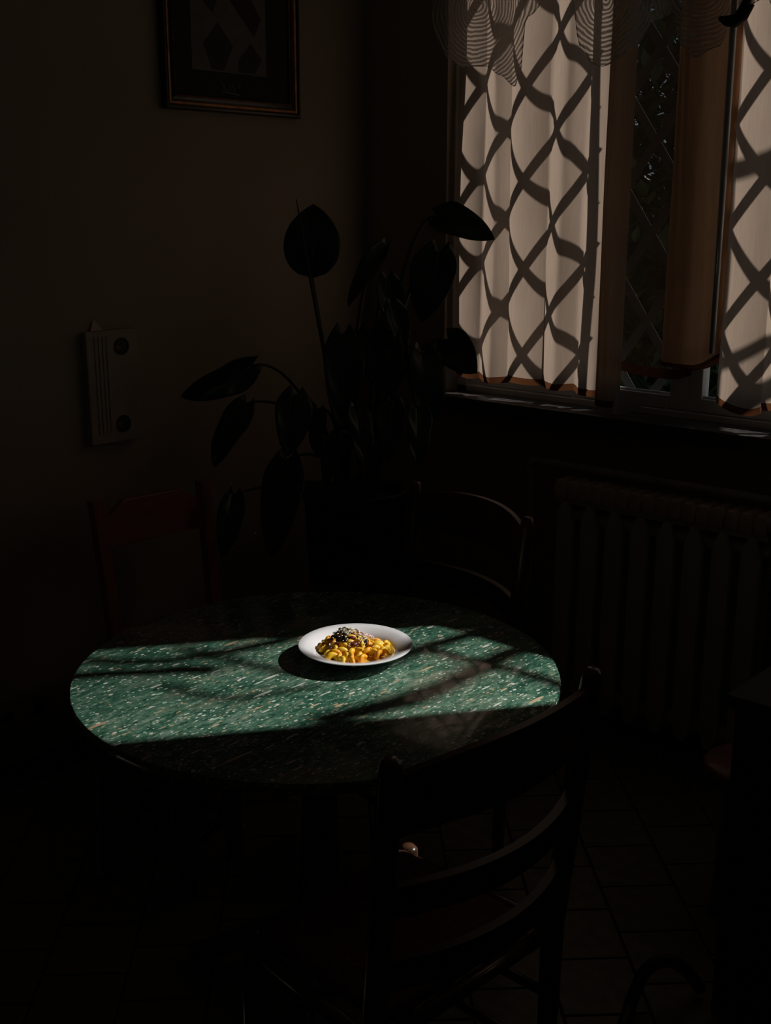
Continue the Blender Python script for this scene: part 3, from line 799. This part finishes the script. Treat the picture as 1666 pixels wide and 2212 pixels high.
for (u, v_) in ((-0.030, -0.010), (-0.022, -0.014), (-0.008, -0.006), (0.004, 0.006), (0.020, -0.006), (-0.006, 0.010), (-0.038, -0.016), (0.010, -0.028), (-0.004, -0.020)):
    brown.append((u, v_, heap(u, v_) + 0.0105, 2 if rr.random() < 0.5 else 1))
for u, v_, z, k in brown:
    o = link('mushroom_piece', bmesh_[k], None, None, plate_pt(u, v_, z)); o.rotation_euler = (rr.uniform(-.5, .5), rr.uniform(-.5, .5), rr.uniform(0, 6.28))
    s_ = rr.uniform(0.7, 1.1); o.scale = (s_, s_, s_)
    tag(o, 'dark brown chopped morsel lying on the yellow pasta', 'food', 'brown morsels on the pasta')
bm = NB()
tube(bm, [(-0.011, 0, 0), (-0.005, 0.003, 0.0035), (0.003, 0.002, 0.004), (0.010, -0.002, 0.0005)], [0.0016, 0.0044, 0.0046, 0.0014], 8, flat=0.5)
tmp = finish(bm, 'pink_shaving', M['onion'], None, True); on_me = tmp.data; bpy.data.objects.remove(tmp)
for u, v_ in ((0.006, 0.026), (0.014, 0.030), (0.012, 0.018), (0.022, 0.024), (0.028, 0.016), (0.002, 0.018), (0.018, 0.010), (0.026, 0.030), (0.032, 0.024)):
    o = link('pink_shaving', on_me, None, None, plate_pt(u, v_, heap(u, v_) + 0.0155)); o.rotation_euler = (rr.uniform(-.4, .4), rr.uniform(-.3, .3), rr.uniform(0, 6.28))
    tag(o, 'pale pink curled shaving on the back of the pasta', 'food', 'pink shavings on the pasta')
bm = NB()
for i in range(150):
    u = rr.gauss(-0.008, 0.022); v_ = rr.gauss(0.006, 0.016)
    if math.hypot(u, v_) > 0.06: continue
    z = heap(u, v_) + 0.0185 + rr.uniform(0, 0.003); L = rr.uniform(0.003, 0.007)
    mt = Matrix.Translation(plate_pt(u, v_, z)) @ Matrix.Rotation(rr.uniform(0, 6.28), 4, 'Z') @ Matrix.Rotation(rr.uniform(-.5, .5), 4, 'X')
    box(bm, -L / 2, L / 2, -0.0008, 0.0008, -0.0006, 0.0006, 0, mt)
tag(finish(bm, 'grated_cheese', M['cheese']), 'grated white cheese sprinkled over the pasta', 'cheese', kind='stuff')

# ------------------------------------------------------------------ chairs
def bowed(bm, w, z0, z1, y0, bow, th, top_fn=None, n=20, lean=0.0):
    """curved board between the posts, bowing backwards"""
    rows = []
    for i in range(n + 1):
        s = -1 + 2 * i / n; x = s * w / 2; y = y0 - bow * (1 - s * s)
        zt = z1 + (top_fn(s) if top_fn else 0)
        nx = 2 * bow * s / (w / 2) if w else 0
        rows.append([bm.verts.new(p) for p in ((x, y - th / 2 + lean * z0, z0), (x, y + th / 2 + lean * z0, z0), (x, y + th / 2 + lean * zt, zt), (x, y - th / 2 + lean * zt, zt))])
    for a, b in zip(rows, rows[1:]):
        for i in range(4): bm.faces.new((a[i], a[(i + 1) % 4], b[(i + 1) % 4], b[i]))
    bm.faces.new(rows[0][::-1]); bm.faces.new(rows[-1])
    es = [e for e in bm.edges if e.calc_face_angle(0) > 0.8]
    bmesh.ops.bevel(bm, geom=es, offset=th * 0.22, segments=2, affect='EDGES', profile=0.5)

def ladder_chair(loc, rz, label):
    c = empty('ladder_back_chair', (loc[0], loc[1], 0), rz, label, 'chair', 'ladder-back chairs')
    w = 0.478; wb = 0.430; sz = 0.44; dp = 0.352; top = 0.95; ln = 0.052
    def py(z): return 0.0 if z < sz else -ln * (z - sz) / (top - sz)
    def hx(z): return wb / 2 + (w - wb) / 2 * z / top
    for s in (-1, 1):
        bm = NB(); zs = [0, 0.02, 0.2, sz, 0.6, 0.8, top - 0.03, top - 0.008, top]; rd = [0.014, 0.016, 0.0185, 0.021, 0.0205, 0.0195, 0.0185, 0.017, 0.010]
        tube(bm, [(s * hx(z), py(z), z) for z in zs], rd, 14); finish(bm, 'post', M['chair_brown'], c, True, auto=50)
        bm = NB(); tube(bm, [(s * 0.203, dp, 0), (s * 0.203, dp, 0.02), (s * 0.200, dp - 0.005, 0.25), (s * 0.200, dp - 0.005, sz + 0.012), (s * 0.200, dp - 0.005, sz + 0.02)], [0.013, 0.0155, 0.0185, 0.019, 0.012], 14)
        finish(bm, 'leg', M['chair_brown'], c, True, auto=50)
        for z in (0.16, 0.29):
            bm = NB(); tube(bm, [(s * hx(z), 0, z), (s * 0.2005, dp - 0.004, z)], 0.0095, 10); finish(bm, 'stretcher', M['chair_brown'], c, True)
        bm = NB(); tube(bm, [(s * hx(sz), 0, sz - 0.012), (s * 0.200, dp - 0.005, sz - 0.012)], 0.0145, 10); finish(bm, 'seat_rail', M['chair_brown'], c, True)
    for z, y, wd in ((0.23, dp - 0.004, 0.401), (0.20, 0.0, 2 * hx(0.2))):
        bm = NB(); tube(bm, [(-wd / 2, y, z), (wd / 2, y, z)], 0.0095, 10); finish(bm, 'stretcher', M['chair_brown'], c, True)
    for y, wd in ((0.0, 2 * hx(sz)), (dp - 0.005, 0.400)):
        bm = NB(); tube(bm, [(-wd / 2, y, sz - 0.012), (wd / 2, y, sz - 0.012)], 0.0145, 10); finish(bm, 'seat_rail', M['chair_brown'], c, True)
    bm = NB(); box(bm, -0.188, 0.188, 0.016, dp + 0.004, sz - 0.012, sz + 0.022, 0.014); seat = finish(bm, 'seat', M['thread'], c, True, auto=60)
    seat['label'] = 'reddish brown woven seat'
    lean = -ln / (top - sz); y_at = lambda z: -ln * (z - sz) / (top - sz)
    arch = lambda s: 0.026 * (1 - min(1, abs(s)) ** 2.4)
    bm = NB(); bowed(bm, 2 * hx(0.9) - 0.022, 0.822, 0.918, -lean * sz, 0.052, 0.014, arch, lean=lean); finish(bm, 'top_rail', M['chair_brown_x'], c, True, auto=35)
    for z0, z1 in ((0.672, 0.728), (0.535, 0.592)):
        bm = NB(); bowed(bm, 2 * hx(z0) - 0.022, z0, z1, -lean * sz, 0.058, 0.017, None, lean=lean); finish(bm, 'slat', M['chair_slat_dim'], c, True, auto=35)
    return c
ladder_chair((1.106, -0.839), R(167.1), 'brown ladder-back chair between the table and the radiator')
ladder_chair((1.945, -1.822), R(86.2), 'dark ladder-back chair in the foreground seen from behind')

# square-post chair against the picture wall
c = empty('plank_back_chair', (0.290, -1.186, 0), R(-92.4), 'reddish wooden chair with a cut-corner back rail by the left wall', 'chair')
w = 0.376; wb = 0.335; sz = 0.44; dp = 0.35; top = 0.90; ln = 0.055
py = lambda z: 0.0 if z < sz else -ln * (z - sz) / (top - sz)
hx = lambda z: wb / 2 + (w - wb) / 2 * z / top
def post_mesh(pts, a, b, bev=0.006):
    bm = NB(); rings = []
    for (x, y, z) in pts: rings.append([bm.verts.new((x + i * a / 2, y + j * b / 2, z)) for i, j in ((-1, -1), (1, -1), (1, 1), (-1, 1))])
    for p, q in zip(rings, rings[1:]):
        for i in range(4): bm.faces.new((p[i], p[(i + 1) % 4], q[(i + 1) % 4], q[i]))
    bm.faces.new(rings[0][::-1]); bm.faces.new(rings[-1])
    es = [e for e in bm.edges if e.calc_face_angle(0) > 0.8]
    bmesh.ops.bevel(bm, geom=es, offset=bev, segments=2, affect='EDGES', profile=0.5)
    return bm
for s in (-1, 1):
    finish(post_mesh([(s * hx(z), py(z), z) for z in (0, 0.25, sz, 0.7, top)], 0.034, 0.034), 'post', M['chair_red'], c, True, auto=40)
    finish(post_mesh([(s * 0.165, dp, z) for z in (0, 0.2, sz - 0.005)], 0.032, 0.032), 'leg', M['chair_red'], c, True, auto=40)
    bm = NB(); box(bm, s * 0.166 - 0.009, s * 0.166 + 0.009, 0.012, dp - 0.012, sz - 0.062, sz - 0.004, 0.003); finish(bm, 'seat_rail', M['chair_red'], c)
    bm = NB(); box(bm, s * 0.166 - 0.008, s * 0.166 + 0.008, 0.012, dp - 0.012, 0.16, 0.19, 0.003); finish(bm, 'stretcher', M['chair_red'], c)
for y in (0.0, dp):
    bm = NB(); box(bm, -0.155, 0.155, y - 0.009, y + 0.009, sz - 0.062, sz - 0.004, 0.003); finish(bm, 'seat_rail', M['chair_red_x'], c)
bm = NB(); box(bm, -0.185, 0.185, 0.020, dp + 0.022, sz - 0.004, sz + 0.018, 0.006); finish(bm, 'seat', M['chair_red_x'], c)
bm = NB(); hw = hx(0.83) - 0.012
prism(bm, [(-hw, 0.760), (hw, 0.760), (hw, 0.852), (hw - 0.03, 0.856), (hw - 0.072, 0.890), (-hw + 0.072, 0.890), (-hw + 0.03, 0.856), (-hw, 0.852)], 'y', -0.010, 0.010, 0.003)
for v_ in bm.verts: v_.co.y += py(v_.co.z)
finish(bm, 'top_rail', M['chair_red_x'], c)
bm = NB(); box(bm, -hw, hw, -0.009, 0.009, 0.475, 0.515, 0.003)
for v_ in bm.verts: v_.co.y += py(v_.co.z)
finish(bm, 'slat', M['chair_red_x'], c)

# small square stool below the left side of the table
st = empty('square_stool', (0.703, -1.509, 0), math.atan2(0.33, 0.943), 'small dark square stool tucked under the left of the table', 'stool')
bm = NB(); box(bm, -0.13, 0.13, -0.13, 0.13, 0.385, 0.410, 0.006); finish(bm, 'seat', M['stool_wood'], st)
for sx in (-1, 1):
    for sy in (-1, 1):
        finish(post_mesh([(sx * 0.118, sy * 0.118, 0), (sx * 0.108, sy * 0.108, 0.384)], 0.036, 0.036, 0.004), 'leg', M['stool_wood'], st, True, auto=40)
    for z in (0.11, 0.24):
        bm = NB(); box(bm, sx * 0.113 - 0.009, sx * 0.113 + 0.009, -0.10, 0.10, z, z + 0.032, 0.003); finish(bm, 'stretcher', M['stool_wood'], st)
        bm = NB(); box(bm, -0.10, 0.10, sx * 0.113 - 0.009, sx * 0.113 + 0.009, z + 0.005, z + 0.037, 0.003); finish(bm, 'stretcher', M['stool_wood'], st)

# low round stool half hidden by the cabinet
st = empty('round_stool', (1.900, -0.640, 0), 0, 'low brown wooden stool half hidden behind the dark cabinet', 'stool')
bm = NB(); lathe(bm, [(0, 0.345), (0.108, 0.345), (0.116, 0.352), (0.116, 0.372), (0.106, 0.382), (0, 0.382)], 36); finish(bm, 'seat', M['stool_round'], st, True, auto=50)
for a in (20, 140, 260):
    ca, sa = math.cos(R(a)), math.sin(R(a))
    bm = NB(); tube(bm, [(0.105 * ca, 0.105 * sa, 0), (0.09 * ca, 0.09 * sa, 0.18), (0.075 * ca, 0.075 * sa, 0.346)], [0.013, 0.017, 0.015], 12); finish(bm, 'leg', M['stool_round'], st, True)

# dark cabinet at the right edge
cb = empty('dark_cabinet', (2.37, -0.62, 0), 0, 'dark low cabinet cut off by the right edge of the picture', 'cabinet')
bm = NB(); box(bm, -0.325, 0.34, -0.465, 0.32, 0.0, 0.722, 0.003); finish(bm, 'body', M['cabinet'], cb)
bm = NB(); box(bm, -0.34, 0.355, -0.48, 0.325, 0.723, 0.75, 0.003); finish(bm, 'top', M['cabinet_top'], cb)
for x0, x1, kx in ((-0.31, 0.004, -0.03), (0.010, 0.325, 0.045)):
    bm = NB(); box(bm, x0, x1, -0.481, -0.4655, 0.07, 0.705, 0.003); d_ = finish(bm, 'door', M['cabinet'], cb)
    bm = NB(); lathe(bm, [(0, 0.024), (0.010, 0.022), (0.013, 0.016), (0.007, 0.008), (0.007, 0.0)], 16)
    bmesh.ops.transform(bm, matrix=Matrix.Translation((kx, -0.481, 0.52)) @ Matrix.Rotation(R(90), 4, 'X'), verts=bm.verts[:]); finish(bm, 'knob', M['steel'], d_, True)

# black cable loop on the floor beside the cabinet
pts = []
P_ = [(2.005, -1.055, 0.018), (1.985, -1.09, 0.075), (1.955, -1.125, 0.105), (1.925, -1.16, 0.085), (1.915, -1.19, 0.035), (1.925, -1.23, 0.0155), (1.95, -1.30, 0.0155), (1.99, -1.38, 0.0155)]
for i in range(len(P_) - 1):
    p0, p1, p2, p3 = [Vector(P_[max(0, min(len(P_) - 1, i + k))]) for k in (-1, 0, 1, 2)]
    for s in range(6):
        q = s / 6
        pts.append(0.5 * ((2 * p1) + (p2 - p0) * q + (2 * p0 - 5 * p1 + 4 * p2 - p3) * q * q + (3 * p1 - p0 - 3 * p2 + p3) * q ** 3))
pts.append(Vector(P_[-1]))
bm = NB(); tube(bm, pts, 0.0145, 10)
tag(finish(bm, 'hose', M['cable'], None, True), 'thick black hose looped on the floor beside the cabinet', 'hose')

# ------------------------------------------------------------------ plant
pl = empty('potted_plant', (0.381, -0.462, 0), 0, 'tall leafy plant with heart-shaped leaves in the corner', 'plant')
PO = Vector(pl.location)
bm = NB(); lathe(bm, [(0, 0.0), (0.135, 0.0), (0.140, 0.01), (0.170, 0.76), (0.176, 0.765), (0.178, 0.80), (0.168, 0.803), (0.160, 0.795), (0.158, 0.755), (0, 0.755)], 48)
finish(bm, 'planter', M['planter'], pl, True, auto=50)
bm = NB(); lathe(bm, [(0, 0.775), (0.08, 0.772), (0.157, 0.762), (0.157, 0.756), (0, 0.756)], 32); finish(bm, 'soil', M['soil'], pl, True)
CAMP = Vector((2.975, -3.172, 1.70))
LV = [
((0.448, -0.712, 1.505), (0.423, -0.68, 1.72), 0.173, 8, 0.12, 0.05),
((0.489, -0.432, 1.598), (0.457, -0.568, 1.415), 0.07, 20, 0.5, 0.12),
((0.686, -0.415, 1.682), (0.862, -0.363, 1.618), 0.108, 20, 0.25, 0.3),
((0.6, -0.304, 1.573), (0.601, -0.384, 1.359), 0.15, 10, 0.2, 0.1),
((0.522, -0.456, 1.498), (0.562, -0.474, 1.298), 0.093, 15, 0.3, 0.1),
((0.663, -0.328, 1.304), (0.781, -0.329, 1.211), 0.126, 10, 0.15, 0.15),
((0.474, -0.607, 1.331), (0.509, -0.656, 1.033), 0.132, 10, 0.2, 0.1),
((0.513, -0.517, 1.341), (0.606, -0.528, 1.125), 0.139, 12, 0.2, 0.12),
((0.599, -0.521, 1.427), (0.656, -0.524, 1.263), 0.076, 20, 0.35, 0.12),
((0.645, -0.56, 1.328), (0.678, -0.584, 1.182), 0.066, 25, 0.35, 0.15),
((0.324, -0.851, 1.244), (0.192, -1.025, 1.154), 0.112, 25, 0.2, 0.22),
((0.338, -0.892, 1.134), (0.305, -1.003, 0.952), 0.094, 20, 0.3, 0.15),
((0.405, -0.751, 1.149), (0.429, -0.81, 0.972), 0.121, 8, 0.15, 0.1),
((0.429, -0.81, 0.962), (0.447, -0.902, 0.671), 0.133, 10, 0.2, 0.1),
((0.35, -0.962, 0.866), (0.363, -1.032, 0.682), 0.086, 10, 0.25, 0.1),
((0.431, -0.674, 1.099), (0.453, -0.707, 0.953), 0.062, 20, 0.3, 0.1),
((0.619, -0.395, 1.267), (0.689, -0.439, 1.03), 0.128, 10, 0.2, 0.12),
((0.613, -0.535, 1.127), (0.643, -0.589, 0.943), 0.102, 12, 0.2, 0.1),
((0.572, -0.654, 1.12), (0.633, -0.679, 0.945), 0.086, 18, 0.25, 0.1),
((0.539, -0.71, 1.037), (0.544, -0.76, 0.887), 0.071, 15, 0.3, 0.1),
((0.661, -0.465, 1.106), (0.695, -0.514, 0.927), 0.088, 15, 0.3, 0.1),
]
rr = random.Random(19)
for li, (B, T, Wd, roll, fold, droop) in enumerate(LV):
    B = Vector(B) - PO; T = Vector(T) - PO
    ax = T - B; L = ax.length; ax.normalize()
    vn = (CAMP - PO - (B + T) / 2).normalized(); vn = (vn - ax * vn.dot(ax)).normalized()     # face roughly into the room
    vn = (Matrix.Rotation(R(roll) * (1 if li % 2 else -1), 3, ax) @ vn).normalized()
    sd = ax.cross(vn).normalized()
    NT_, NS = 20, 10; g = []
    bm = NB(); ph = rr.uniform(0, 6)
    for a in range(NT_ + 1):
        t_ = a / NT_; row = []
        # heart outline: broad shoulders near the stalk, drawn-out tip
        hw_ = Wd / 2 * (0.30 + 0.72 * (1 - (1 - min(t_ / 0.34, 1.0)) ** 2.2)) * max(0.0, 1 - t_ ** 2.5) ** 0.8
        if li == 0:      # the upright leaf is rounder
            hw_ = Wd / 2 * (math.sqrt(max(0.0, 1 - ((t_ - 0.42) / 0.42) ** 2)) if t_ < 0.42 else max(0.0, 1 - ((t_ - 0.42) / 0.58) ** 1.9) ** 0.85)
        for b in range(NS + 1):
            s = -1 + 2 * b / NS
            back = (0.0 if li == 0 else 0.27) * abs(s) ** 1.2 * (1 - t_) ** 3.2 * Wd
            p = B + ax * (L * t_ - back) + sd * (s * hw_)
            p += vn * (abs(s) * hw_ * fold * 0.9 + droop * L * (math.sin(math.pi * t_) - 0.2) * 0.5 + 0.006 * math.sin(9 * t_ + ph + 2.5 * s) * abs(s))
            row.append(bm.verts.new(p))
        g.append(row)
    for a in range(NT_):
        for b in range(NS): bm.faces.new((g[a][b], g[a][b + 1], g[a + 1][b + 1], g[a + 1][b]))
    bmesh.ops.remove_doubles(bm, verts=bm.verts[:], dist=1e-5)
    r_ = bmesh.ops.solidify(bm, geom=bm.faces[:], thickness=0.0012)
    lf = finish(bm, 'leaf', M['leaf'], pl, True)
    bm = NB(); tube(bm, [B + ax * (L * q) + vn * (droop * L * (math.sin(math.pi * q) - 0.2) * 0.5 + 0.0015) for q in (0, 0.25, 0.5, 0.75, 0.97)], [0.0036, 0.003, 0.0024, 0.0018, 0.0008], 6)
    finish(bm, 'midrib', M['stem'], lf, True)
    # stalk rising from the soil, arching out to the leaf
    a_ = rr.uniform(0, 6.28); S = Vector((0.06 * math.cos(a_), 0.06 * math.sin(a_), 0.772))
    up = max(B.z + 0.04, 0.86) if li else B.z - 0.2
    C1 = S + (B - S) * 0.28 + Vector((0, 0, (up - S.z) * 0.45)); C2 = S + (B - S) * 0.72 + Vector((0, 0, max(0.02, (up - S.z) * 0.30)))
    if li == 0: C1 = S.lerp(B, 0.33); C2 = S.lerp(B, 0.66) + Vector((0.012, 0.0, 0))
    pts = []
    for q in range(13):
        q /= 12; pts.append((1 - q) ** 3 * S + 3 * (1 - q) ** 2 * q * C1 + 3 * (1 - q) * q * q * C2 + q ** 3 * B)
    bm = NB(); tube(bm, pts, [0.0075 - 0.0038 * q / 12 for q in range(13)], 8); finish(bm, 'stalk', M['stem'], pl, True)
bm = NB()
S = Vector((0.03, -0.05, 0.772)); E_ = Vector((0.430, -0.755, 1.733)) - PO; m_ = Vector((0.459, -0.729, 1.496)) - PO
tube(bm, [S, S.lerp(m_, 0.4), S.lerp(m_, 0.75), m_, m_.lerp(E_, 0.6), E_], [0.007, 0.0062, 0.0055, 0.005, 0.004, 0.0012], 8)
finish(bm, 'new_shoot', M['stem'], pl, True)
